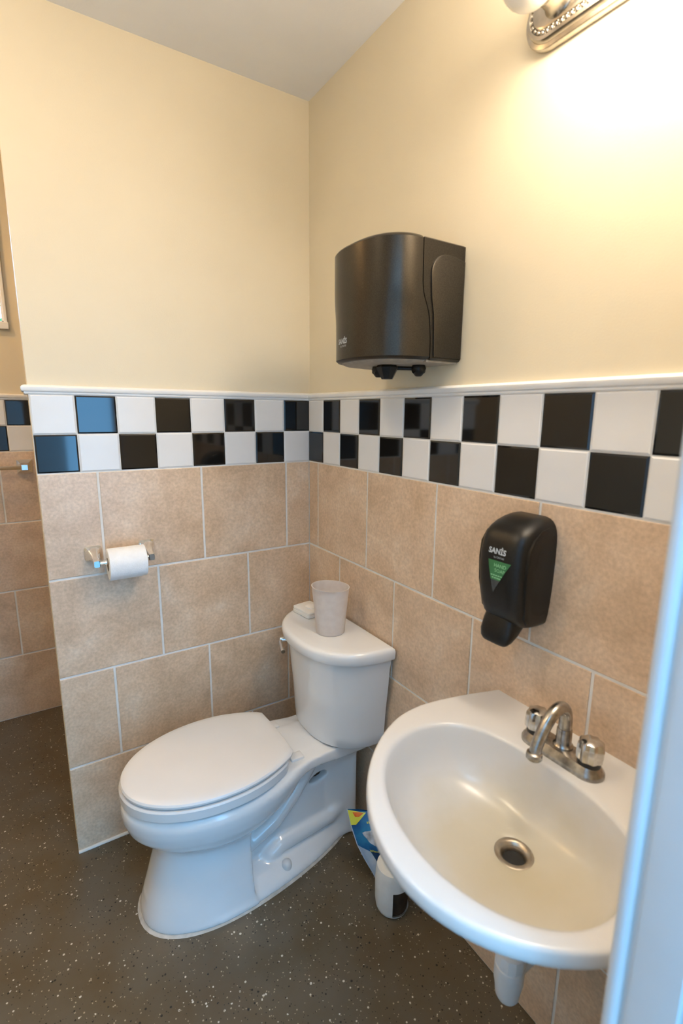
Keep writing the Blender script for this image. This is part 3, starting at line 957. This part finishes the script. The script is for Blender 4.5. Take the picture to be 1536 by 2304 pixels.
# ------------------------------------------------------------------ paper towel dispenser
def build_towel_dispenser():
    y0, hw = -0.607, 0.138
    zb, zt = 1.553, 1.812
    t = thing('paper_towel_dispenser', 'dark metallic centre-pull paper towel dispenser on the yellow wall', 'dispenser', (0, y0, zb))
    def seam(z):
        return float(np.interp(z, [1.55, 1.60, 1.645, 1.665, 1.69, 1.715, 1.83], [0.098, 0.099, 0.104, 0.110, 0.122, 0.127, 0.129]))
    zs = [zb+.004] + [zb+.015+(zt-zb-.03)*k/18 for k in range(19)] + [zt-.004]
    # housing against the wall
    rings = []
    for i, z in enumerate([zb]+zs+[zt]):
        e = 0.006 if z in (zb, zt) else 0.0
        d = seam(z)-0.002-e
        w = hw-e
        rings.append([(-0.0005, y0-w, z), (-d, y0-w, z), (-d, y0+w, z), (-0.0005, y0+w, z)])
    MB().loft(rings).build('back_housing', 'dispenser_metal', t, autos=30)
    # curved cover
    DM = 0.232
    def cov(th, z, inset=0.0):
        s0 = seam(z)+0.0015
        c, s_ = math.cos(th), math.sin(th)
        e = 2.35
        q = (abs(c)**e + abs(s_)**e)**(-1/e)
        return (-(s0 + (DM-inset-s0)*s_*q), y0 - (hw+.001-inset)*c*q, z)
    M = 40
    rings = []
    for z, ins in [(zb, .012), (zb+.0015, .005), (zb+.006, .0)] + [(z, 0.0) for z in zs[1:-1]] + [(zt-.006, .0), (zt-.0015, 0.004), (zt+.004, .014), (zt+.007, .03)]:
        rings.append([cov(PI*k/M, z, ins) for k in range(M+1)])
    MB().loft(rings).build('cover', 'dispenser_metal', t, autos=35)
    # lighter underside tray
    MB().loft([[cov(PI*k/M, zb, .014) for k in range(M+1)], [(p[0], p[1], zb-.0045) for p in [cov(PI*k/M, zb, .022) for k in range(M+1)]]]).build('bottom_tray', 'dispenser_base', t, autos=40)
    MB().box(-0.098, -0.002, y0-hw+.01, y0+hw-.01, zb-.004, zb+.001).build('bottom_plate', 'dispenser_base', t, smooth=False)
    # raised arched panel on each side of the housing
    for s in (-1, 1):
        o1, o2 = [], []
        pr = [(0.002, zb+.006), (0.088, zb+.006), (0.090, zb+.06), (0.093, zb+.10), (0.100, zb+.135), (0.1035, zb+.185)]
        for k in range(1, 10):
            a = PI/2*k/10
            pr.append((0.06+0.0435*math.cos(a), zb+.185+0.044*math.sin(a)))
        pr += [(0.055, zb+.2295), (0.03, zb+.2275), (0.002, zb+.222)]
        MB().loft([[(-d, y0+s*(hw-.001), z) for d, z in pr], [(-d, y0+s*(hw+.003), z) for d, z in pr], [(-(0.04+(d-.04)*.95), y0+s*(hw+.0045), zb+.11+(z-zb-.11)*.97) for d, z in pr]]).build('side_panel', 'dispenser_metal', t, autos=35)
    # top latch tab at the seam
    MB().box(-0.137, -0.112, y0-.05, y0+.05, zt-.002, zt+.008).build('latch', 'black_plastic', t, bevel=0.003)
    # paper nozzle and the two locking feet
    def oct_(cx, cy, r0_, r1_, z0, z1, n=8):
        return [[(cx+r*math.cos(2*PI*k/n+.39), cy+r*math.sin(2*PI*k/n+.39), z) for k in range(n)] for r, z in ((r0_*.8, z0), (r0_, z0-.008), (r1_, z1+.004), (r1_*.85, z1))]
    MB().loft(oct_(-0.118, y0-.006, 0.029, 0.0165, zb-.002, zb-.038)).build('paper_nozzle', 'black_plastic', t, autos=25)
    for fx_, fy_ in ((-0.110, y0+.040), (-0.055, y0-.052)):
        f = MB().lathe([(0.016, zb-.003), (0.019, zb-.012), (0.015, zb-.022), (0.008, zb-.030), (0.006, zb-.031)], (fx_, fy_, 0), n=14)
        f.tube([(fx_-.016, fy_, zb-.016), (fx_+.016, fy_, zb-.016)], 0.008, 10)
        f.build('locking_foot', 'black_plastic', t)
    MB().tube([(-0.118, y0, zb-.01), (-0.055, y0-.052, zb-.012)], 0.005, 10).build('strut', 'black_plastic', t)
    # lettering wrapped on the curved cover
    def place(th0, z0):
        def f(u, v):
            th = th0 - u/0.15
            p, q = cov(th, z0+v), cov(th+.002, z0+v)
            nx, ny = -(q[1]-p[1]), (q[0]-p[0])
            L = math.hypot(nx, ny) or 1
            nx, ny = nx/L, ny/L
            if nx > 0:
                nx, ny = -nx, -ny
            return (p[0]+nx*.0008, p[1]+ny*.0008, z0+v)
        return f
    lettering('brand_lettering', 'SAN\u0130S', 0.0165, place(1.76, 1.600), 'lettering_white', t, .0005)
    lettering('small_lettering', 'by CINTAS', 0.0065, place(1.73, 1.589), 'lettering_white', t)
build_towel_dispenser()

# ------------------------------------------------------------------ soap dispenser
def build_soap():
    y0 = -0.990
    t = thing('soap_dispenser', 'black plastic hand soap dispenser with green label on beige tiles', 'dispenser', (-0.01, y0, 1.0))
    W = -GB-.0022
    #      z      half   depth  exponent
    st = [(0.990, .040, .046, 3.0), (0.9915, .046, .062, 3.4), (0.998, .052, .078, 4), (1.015, .0555, .0905, 4.5), (1.04, .058, .098, 5), (1.08, .0605, .104, 5), (1.12, .0615, .1065, 5), (1.15, .062, .105, 5),
          (1.175, .0615, .1005, 4.6), (1.19, .0605, .0945, 4.2), (1.200, .0585, .086, 3.8), (1.209, .055, .074, 3.4), (1.217, .049, .058, 3), (1.222, .041, .042, 2.8), (1.2245, .030, .026, 2.6)]
    M = 44
    def prof(z):
        zz = [a[0] for a in st]
        return [float(np.interp(z, zz, [a[i] for a in st])) for i in (1, 2, 3)]
    def pt(th, z):
        hw, d, e = prof(z)
        c, s_ = math.cos(th), math.sin(th)
        q = (abs(c)**e + abs(s_)**e)**(-1/e)
        return (W-.0005-d*s_*q, y0-hw*c*q, z)
    rings = [[pt(PI*k/M, a[0]) for k in range(M+1)] for a in st]
    body = MB().loft(rings).build('cover', 'black_plastic', t, autos=50)
    # recessed-look side cheeks: thin raised shells either side
    for s in (-1, 1):
        pr = [(.004, 1.000), (.060, 1.000), (.076, 1.02), (.086, 1.08), (.088, 1.13), (.084, 1.165), (.070, 1.187), (.045, 1.203), (.020, 1.207), (.004, 1.205)]
        def side(d, z, k):
            hw, D, e = prof(z)
            return (W-d, y0+s*(hw+k), z)
        MB().loft([[side(d, z, -.006) for d, z in pr], [side(d, z, .0005) for d, z in pr], [side(.045+(d-.045)*.9, 1.1+(z-1.1)*.94, .002) for d, z in pr]]).build('side_cheek', 'black_plastic', t, autos=35)
    # push bar under the cover
    def pr_(z, hw, d0, d1, e=3.4):
        out = []
        for k in range(28):
            a = 2*PI*k/28
            c, s_ = math.cos(a), math.sin(a)
            q = (abs(c)**e+abs(s_)**e)**(-1/e)
            out.append((W-(d0+d1)/2-(d1-d0)/2*s_*q, y0+.004-hw*c*q, z))
        return out
    MB().loft([pr_(1.012, .040, .03, .088), pr_(0.992, .041, .035, .096), pr_(0.975, .0405, .055, .100), pr_(0.961, .036, .070, .101), pr_(.954, .030, .078, .098), pr_(.952, .022, .082, .094)]).build('push_bar', 'black_plastic', t, autos=50)
    # vents in the top
    for k in (-1, 1):
        MB().lathe([(.0035, 1.2215), (.0035, 1.2232), (.002, 1.2234)], (W-.026, y0+k*.008, 0), n=10).build('vent', 'rubber_and_well_black', t)
    # label window: flat print just proud of the cover face
    def face(u, v, off=.0012):
        hw, d, e = prof(v)
        f = lambda uu: W-.0005-d*(max(1-abs(uu/hw)**e, 1e-6))**(1/e)
        return (f(u)-off, y0-u, v)
    ud = lambda a: a
    top, bot, split = 1.1375, 1.067, 1.096
    L0, R0, apex = -.020, .036, -.006
    def grid(z_hi, z_lo, off, name, mat):
        n, m = 10, 8
        rings_ = []
        for i in range(n+1):
            z = z_hi+(z_lo-z_hi)*i/n
            k = (top-z)/(top-bot)
            a = L0+(apex-L0)*k**1.0
            b = R0+(apex-R0)*k
            rings_.append([face(a+(b-a)*j/m, z, off) for j in range(m+1)])
        MB().loft(rings_, False, False, closed=False).build(name, mat, t, autos=60)
    grid(top, split, .0011, 'label', 'label_green')
    grid(split, bot+.0005, .0011, 'label_window', 'label_grey')
    def place(cu, cz):
        return lambda u, v: face(cu+u, cz+v, .0017)
    lettering('brand_lettering', 'SAN\u0130S', 0.0155, place(.000, 1.1565), 'lettering_white', t, .0005)
    lettering('small_lettering', 'by CINTAS', 0.0055, place(.006, 1.1445), 'lettering_white', t)
    lettering('label_lettering', 'HAND\nSOAP', 0.0105, place(.011, 1.1225), 'lettering_green', t, .0001)
    # two lines of print too small to read: short pale bars
    for cz, cells in ((1.1065, (-.009, -.003, .003, .009, .015)), (1.1010, (-.006, .000, .006, .011))):
        m_ = MB()
        for k, c in enumerate(cells):
            w = .0022 + .0004*(k % 2)
            m_.add([face(c-w, cz-.0014, .0017), face(c+w, cz-.0014, .0017), face(c+w, cz+.0014, .0017), face(c-w, cz+.0014, .0017)], [(0, 1, 2, 3)])
        m_.build('small_print', 'lettering_green', t, smooth=False)
build_soap()

# ------------------------------------------------------------------ toilet paper holder and roll
def build_tp():
    t = thing('toilet_paper_holder', 'chrome two-post toilet paper holder on the tiled partition', 'paper holder', (-0.68, -GB, 1.0))
    y1 = -GB-.0022
    for px in (-0.757, -0.603):
        def sq(hw, hh, y, zc, e=6):
            out = []
            for k in range(24):
                a = 2*PI*k/24
                c, s_ = math.cos(a), math.sin(a)
                q = (abs(c)**e+abs(s_)**e)**(-1/e)
                out.append((px+hw*c*q, y, zc+hh*s_*q))
            return out
        post = MB().loft([sq(.0245, .0245, y1, 1.005), sq(.0245, .0245, y1-.004, 1.005), sq(.021, .021, y1-.008, 1.005), sq(.0135, .0145, y1-.020, 1.003), sq(.0095, .011, y1-.040, .998), sq(.0088, .0105, y1-.052, .994), sq(.0092, .0112, y1-.058, .992), sq(.0092, .0112, y1-.075, .990), sq(.0075, .0095, y1-.077, .990)]).build('post', 'chrome', t, autos=35)
    MB().lathe([(.0065, -.752), (.0065, -.735), (.0092, -.735), (.0092, -.625), (.0065, -.625), (.0065, -.608)], (0, y1-.066, .990), 'x', 18).build('roller', 'chrome', t)
    r = thing('toilet_paper_roll', 'white toilet paper roll with loose end on the chrome holder', 'paper roll', (-.675, y1-.066, .945))
    cy, cz = y1-.066, .9825
    pr = [(.0205, -.727), (.046, -.727), (.0475, -.7255), (.0475, -.6235), (.046, -.622), (.0205, -.622)]
    MB().lathe(pr, (0, cy, cz), 'x', 48, False, False).build('paper', 'paper', r)
    MB().lathe([(.0207, -.7272), (.0207, -.6218), (.0193, -.6218), (.0193, -.7272), (.0207, -.7272)], (0, cy, cz), 'x', 28, False, False).build('core', 'cardboard', r)
    # loose diagonal sheet end lying on the roll
    rings = []
    for i in range(13):
        a = math.radians(62 + 118*i/12)        # over the front of the roll
        rr = .0486 + .0006*math.sin(i*1.3)
        x0 = -.727
        x1 = -.640 + .018*(1-i/12)
        rings.append([(x0+(x1-x0)*j/8, cy-rr*math.sin(a), cz+rr*math.cos(a)) for j in range(9)])
    MB().loft(rings, False, False, closed=False).build('loose_sheet', 'paper', r, autos=60)
build_tp()

# ------------------------------------------------------------------ towel bar on the far wall
def build_towel_bar():
    t = thing('towel_bar', 'chrome towel bar on the shaded far tiled wall at left', 'towel bar', (-1.15, YF-.04, 1.19))
    y1 = YF-GB-.0022
    for px in (-0.905, -1.36):
        v = []
        for hw, y in ((.030, y1), (.030, y1-.006), (.016, y1-.02), (.012, y1-.048), (.014, y1-.052), (.014, y1-.066), (.011, y1-.069)):
            v.append([(px-hw, y, 1.187-hw), (px+hw, y, 1.187-hw), (px+hw, y, 1.187+hw), (px-hw, y, 1.187+hw)])
        MB().loft(v).build('post', 'chrome', t, autos=25)
    MB().box(-1.36, -0.905, y1-.067, y1-.051, 1.179, 1.195).build('bar', 'chrome', t, bevel=.0015)
build_towel_bar()

# framed mirror half hidden by the partition
def build_mirror():
    t = thing('wall_mirror', 'thin pale frame edge on the far yellow wall beside the partition', 'mirror', (-.6, YF, 1.53))
    mb = MB()
    x0, x1, z0, z1 = -.858, -.36, 1.545, 2.10
    for a, b, c, d in ((x0, x0+.022, z0, z1), (x1-.022, x1, z0, z1), (x0+.022, x1-.022, z0, z0+.022), (x0+.022, x1-.022, z1-.022, z1)):
        mb.box(a, b, YF-.022, YF-.0005, c, d)
    mb.build('frame', 'white_trim', t, smooth=False, bevel=.003)
    MB().box(x0+.02, x1-.02, YF-.012, YF-.001, z0+.02, z1-.02).build('mirror_glass', 'mirror_glass', t, smooth=False)
build_mirror()

# ------------------------------------------------------------------ vanity light over the sink
def build_light():
    y0, y1, zc = -0.885, -1.437, 2.158
    t = thing('vanity_light', 'beaded nickel vanity light bar with round bulbs above the sink', 'wall light', (0, (y0+y1)/2, zc))
    def stad(r, x, n=20):
        R = .0585
        a0, a1 = y0-R, y1+R
        out = []
        for k in range(n+1):
            a = -PI/2+PI*k/n
            out.append((x, a0+r*math.cos(a), zc+r*math.sin(a)))
        for k in range(n+1):
            a = PI/2+PI*k/n
            out.append((x, a1+r*math.cos(a), zc+r*math.sin(a)))
        return out
    MB().loft([stad(.0585, -.0005), stad(.0585, -.010), stad(.0565, -.0135), stad(.050, -.015), stad(.0485, -.020), stad(.046, -.0235), stad(.0405, -.0245), stad(.0385, -.0225), stad(.034, -.0225), stad(.032, -.027), stad(.028, -.0285)]).build('back_plate', 'brushed_nickel', t, autos=30)
    bd = MB()
    path = stad(.0362, -.0238, 14)
    P3 = [Vector(p) for p in path]+[Vector(path[0])]
    L = [0]
    for a, b in zip(P3[:-1], P3[1:]):
        L.append(L[-1]+(b-a).length)
    nb = int(L[-1]/.0098)
    for k in range(nb):
        s = L[-1]*k/nb
        i = max(j for j in range(len(L)) if L[j] <= s)
        i = min(i, len(P3)-2)
        u = (s-L[i])/max(L[i+1]-L[i], 1e-9)
        bd.sphere(P3[i].lerp(P3[i+1], u), .0036, 8, 5)
    bd.build('bead_trim', 'brushed_nickel', t)
    ys = [-0.968, -1.096, -1.226, -1.354]
    for i, y in enumerate(ys):
        MB().lathe([(.0295, -.026), (.0295, -.030), (.026, -.034), (.0235, -.050), (.0235, -.062), (.020, -.063), (.017, -.062)], (0, y, zc), 'x', 28).build('socket', 'brushed_nickel', t)
        pr = [(.0135, -.058), (.0145, -.064)]
        R, cx = .0475, -.1105
        for k in range(1, 16):
            a = math.radians(18 + 162*k/16)
            pr.append((R*math.sin(a), cx+R*math.cos(a)))
        pr.append((.0006, cx-R))
        b = MB().lathe(pr, (0, y, zc), 'x', 32).build('bulb', 'unlit_bulb' if i == 0 else 'lit_bulb', t, autos=80)
        b['label'] = 'unlit round white bulb' if i == 0 else 'lit round white bulb'
build_light()

# ------------------------------------------------------------------ dome lamps added out of view to even out the light
def build_fill_dome(x, y, label, glass):
    t = thing('added_ceiling_light', label, 'added ceiling light', (x, y, CEIL), 'added fill lamps')
    MB().lathe([(.115, CEIL-.0005), (.12, CEIL-.012), (.112, CEIL-.02)], (x, y, 0), n=36).build('collar', 'brushed_nickel', t)
    MB().lathe([(.108, CEIL-.018)]+[(.108*math.cos(a), CEIL-.018-.06*math.sin(a)) for a in [PI/2*k/8 for k in range(1, 8)]]+[(.001, CEIL-.078)], (x, y, 0), n=36).build('shade', glass, t)
build_fill_dome(-1.25, -0.62, 'round dome lamp added on the ceiling as fill light for the room', 'fill_dome_glass')
build_fill_dome(-1.40, 0.42, 'round amber dome lamp added beyond the partition to warm the far wall', 'fill_dome_glass_amber')

# ------------------------------------------------------------------ things on the tank
TZ = 0.736
def build_cup():
    c = thing('plastic_cup', 'tall frosted plastic cup standing on the toilet tank', 'cup', (-.122, -.352, TZ))
    rb, rtp, hh = .0470, .0580, .152
    n = 40
    rings = []
    def ring(r, z, wob=0.0, sag=0.0):
        return [(-.122+r*(1+wob*math.cos(2*a+.6))*math.cos(a), -.352+r*(1+wob*math.cos(2*a+.6))*math.sin(a), TZ+z+sag*math.cos(a-2.6)) for a in [2*PI*k/n for k in range(n)]]
    rings = [ring(rb*.9, .0005), ring(rb, .002), ring(rb*1.01, .012)]
    for k in range(1, 9):
        u = k/8
        rings.append(ring(rb+(rtp-rb)*u, .012+(hh-.012)*u, .045*u*u, .004*u))
    rings.append(ring(rtp+.0012, hh+.001, .045, .004))
    rings.append(ring(rtp-.0018, hh+.001, .045, .004))
    for k in range(7, 0, -1):
        u = k/8
        rings.append(ring(rb+(rtp-rb)*u-.0016, .012+(hh-.012)*u, .045*u*u, .004*u))
    rings.append(ring(rb-.003, .006))
    MB().loft(rings).build('tumbler', 'frosted_plastic', c, autos=60)
build_cup()

def build_soap_dish():
    t = thing('soap_dish', 'small white box with a loose flap behind the plastic cup', 'box', (-.108, -.186, TZ))
    rz = math.radians(8)
    def rot(x, y, z):
        return (-.108+x*math.cos(rz)-y*math.sin(rz), -.186+x*math.sin(rz)+y*math.cos(rz), TZ+z)
    def rr(hx, hy, z, r=.006, tilt=0.0, dx=0, dy=0):
        out = []
        for cx, cy, a0 in ((hx-r, hy-r, 0), (-hx+r, hy-r, 90), (-hx+r, -hy+r, 180), (hx-r, -hy+r, 270)):
            for k in range(5):
                a = math.radians(a0+90*k/4)
                x, y = cx+r*math.cos(a)+dx, cy+r*math.sin(a)+dy
                out.append(rot(x, y, z+tilt*y))
        return out
    MB().loft([rr(.036, .045, .0003), rr(.0385, .0475, .002), rr(.0385, .0475, .012), rr(.037, .046, .0135)]).build('tray', 'soap_white', t)
    MB().loft([rr(.0355, .0445, .0142, tilt=0), rr(.0375, .0465, .015), rr(.0375, .0465, .0205, tilt=.05), rr(.0345, .043, .0225, tilt=.05)]).build('flap', 'soap_white', t)
    MB().loft([rr(.016, .020, .0222, .009, .05, .004, -.006), rr(.0155, .0195, .0258, .009, .05, .004, -.006), rr(.011, .015, .0275, .008, .05, .004, -.006)]).build('wrapper', 'paper', t)
build_soap_dish()

# ------------------------------------------------------------------ cleaning things on the floor
def build_bag():
    t = thing('cleaner_pouch', 'crumpled blue cleaning product pouch with yellow corner between toilet and sink', 'pouch', (-.115, -.60, 0))
    O = Vector((-.118, -.612, 0.0))
    e = Vector((.79, -.61, 0)).normalized()
    tilt = .30
    up_ = Vector((.61*math.sin(tilt), .79*math.sin(tilt), math.cos(tilt)))
    n = e.cross(up_)
    if n.dot(Vector((-1, -1, .5))) < 0:
        n = -n
    H = .205
    def left(v):
        return float(np.interp(v, [0, .12, .3, .5, .75, 1], [.010, -.004, -.030, -.055, -.075, -.090]))
    def right(v):
        return float(np.interp(v, [0, .3, 1], [.095, .105, .100]))
    def pt(u, v, side, off=0.0):
        x = left(v)+(right(v)-left(v))*u
        bulge = .020*(math.sin(PI*min(max(u, 0), 1))**.7)*(math.sin(PI*(0.06+.88*v))**.8) + .002*math.sin(14*u+5*v)*math.sin(PI*u)
        bulge = max(bulge, .0006)
        return O + e*x + up_*(H*v+.004) + n*(side*bulge+off)
    N, M = 18, 20
    mb = MB()
    for side in (1, -1):
        v = [pt(i/N, j/M, side) for j in range(M+1) for i in range(N+1)]
        f = [(j*(N+1)+i, j*(N+1)+i+1, (j+1)*(N+1)+i+1, (j+1)*(N+1)+i) for j in range(M) for i in range(N)]
        mb.add(v, f)
    o = mb.build('film', 'bag_blue', t, autos=60)
    def patch(name, mat, poly, off, sub=6):
        """Printed area: polygon in (u,v) fanned from its middle and lifted off the film."""
        cu = sum(p[0] for p in poly)/len(poly)
        cv = sum(p[1] for p in poly)/len(poly)
        edge = []
        for a, b in zip(poly, poly[1:]+poly[:1]):
            for k in range(sub):
                edge.append((a[0]+(b[0]-a[0])*k/sub, a[1]+(b[1]-a[1])*k/sub))
        rings = [[pt(cu+(a-cu)*s, cv+(b-cv)*s, 1, off) for a, b in edge] for s in (.02, .35, .7, 1.0)]
        MB().loft(rings, True, False).build(name, mat, o, autos=60)
    patch('print_panel', 'bag_pale', [(.0, .50), (.0, .02), (.42, .02), (.24, .45)], .0012)
    patch('print_panel', 'bag_navy', [(.26, .46), (.40, .02), (.95, .02), (.95, .50), (.6, .47)], .0013)
    ph = [(.56+.36*math.cos(a)*(1+.10*math.sin(5*a)), .665+.135*math.sin(a)*(1+.12*math.cos(4*a))) for a in [2*PI*k/24 for k in range(24)]]
    patch('print_panel', 'bag_foam', ph, .0016, 1)
    patch('corner_print', 'bag_yellow', [(.0, .995), (.0, .78), (.10, .80), (.31, .985)], .0016)
    patch('burst_print', 'bag_red', [(.08, .97), (.11, .91), (.18, .92), (.27, .975), (.20, .985)], .0022, 2)
    # lettering too small to read: rows of short strokes
    rq = random.Random(5)
    for u0, u1, v0, v1, hh in ((.30, .80, .845, .885, .030), (.24, .62, .455, .485, .026)):
        m_ = MB()
        nst = 16
        for k in range(nst):
            u = u0+(u1-u0)*k/nst
            v = v0+(v1-v0)*k/nst
            w = (u1-u0)/nst*rq.uniform(.35, .7)
            h_ = hh*rq.uniform(.6, 1.0)
            m_.add([pt(u, v, 1, .0024), pt(u+w, v, 1, .0024), pt(u+w, v+h_, 1, .0024), pt(u, v+h_, 1, .0024)], [(0, 1, 2, 3)])
        m_.build('small_print', 'bag_yellow', o, smooth=False)
    # pale heat-sealed edge down the left side
    MB().tube([pt(0.0, k/16, 1, .0004) for k in range(17)], .0016, 8).build('sealed_edge', 'bag_pale', o)
build_bag()

def build_brush_caddy():
    cx, cy = -.116, -.700
    t = thing('brush_caddy', 'white plastic caddy with dark open side on the floor under the sink rim', 'caddy', (cx, cy, 0))
    # tub: tall shell whose open front faces right of the camera; slanted top
    view = math.atan2(-1.07, -.82)            # direction towards the camera
    n = 48
    R = .052
    open_c = view + math.radians(62)          # middle of the opening
    open_h = math.radians(64)
    def top(a):
        d = math.atan2(math.sin(a-open_c), math.cos(a-open_c))
        return .150
    def cutz(a):
        d = abs(math.atan2(math.sin(a-open_c), math.cos(a-open_c)))
        if d >= open_h:
            return None
        return .020
    mb = MB()
    def prof_r(z, inner):
        r = float(np.interp(z, [0, .006, .03, .09, .13, .15], [.040, .047, .051, .052, .050, .046]))
        return r-(.003 if inner else 0)
    zs = [0.0005, .004, .012, .020, .035, .05, .065, .08, .095, .11, .125, .138, .146]
    for inner in (False, True):
        v, f = [], []
        for z in zs:
            for k in range(n):
                a = 2*PI*k/n
                r = prof_r(z, inner)
                v.append((cx+r*math.cos(a), cy+r*math.sin(a), z + (.003 if inner and z < .01 else 0)))
        for i in range(len(zs)-1):
            for k in range(n):
                a = 2*PI*(k+.5)/n
                c = cutz(a)
                if c is not None and .012 <= zs[i] < .095:
                    continue
                kk = (k+1) % n
                f.append((i*n+k, i*n+kk, (i+1)*n+kk, (i+1)*n+k))
        f.append(tuple(range(n)))
        if not inner:
            f.append(tuple((len(zs)-1)*n+k for k in range(n)))
        mb.add(v, f)
    shell = mb.build('tub', 'cleaner_white', t, autos=50)
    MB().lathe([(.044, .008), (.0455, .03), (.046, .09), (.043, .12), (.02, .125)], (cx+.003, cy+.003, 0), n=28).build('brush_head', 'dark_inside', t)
    # handle collar on the slanted top
    MB().loft([[(cx+.030*math.cos(a), cy+.030*math.sin(a), .145) for a in [2*PI*k/28 for k in range(28)]],
               [(cx+.022*math.cos(a), cy+.022*math.sin(a), .160) for a in [2*PI*k/28 for k in range(28)]],
               [(cx+.010*math.cos(a), cy+.010*math.sin(a), .168) for a in [2*PI*k/28 for k in range(28)]],
               [(cx+.009*math.cos(a), cy+.009*math.sin(a), .30) for a in [2*PI*k/28 for k in range(28)]],
               [(cx+.004*math.cos(a), cy+.004*math.sin(a), .305) for a in [2*PI*k/28 for k in range(28)]]]).build('brush_handle', 'cleaner_white', t)
build_brush_caddy()
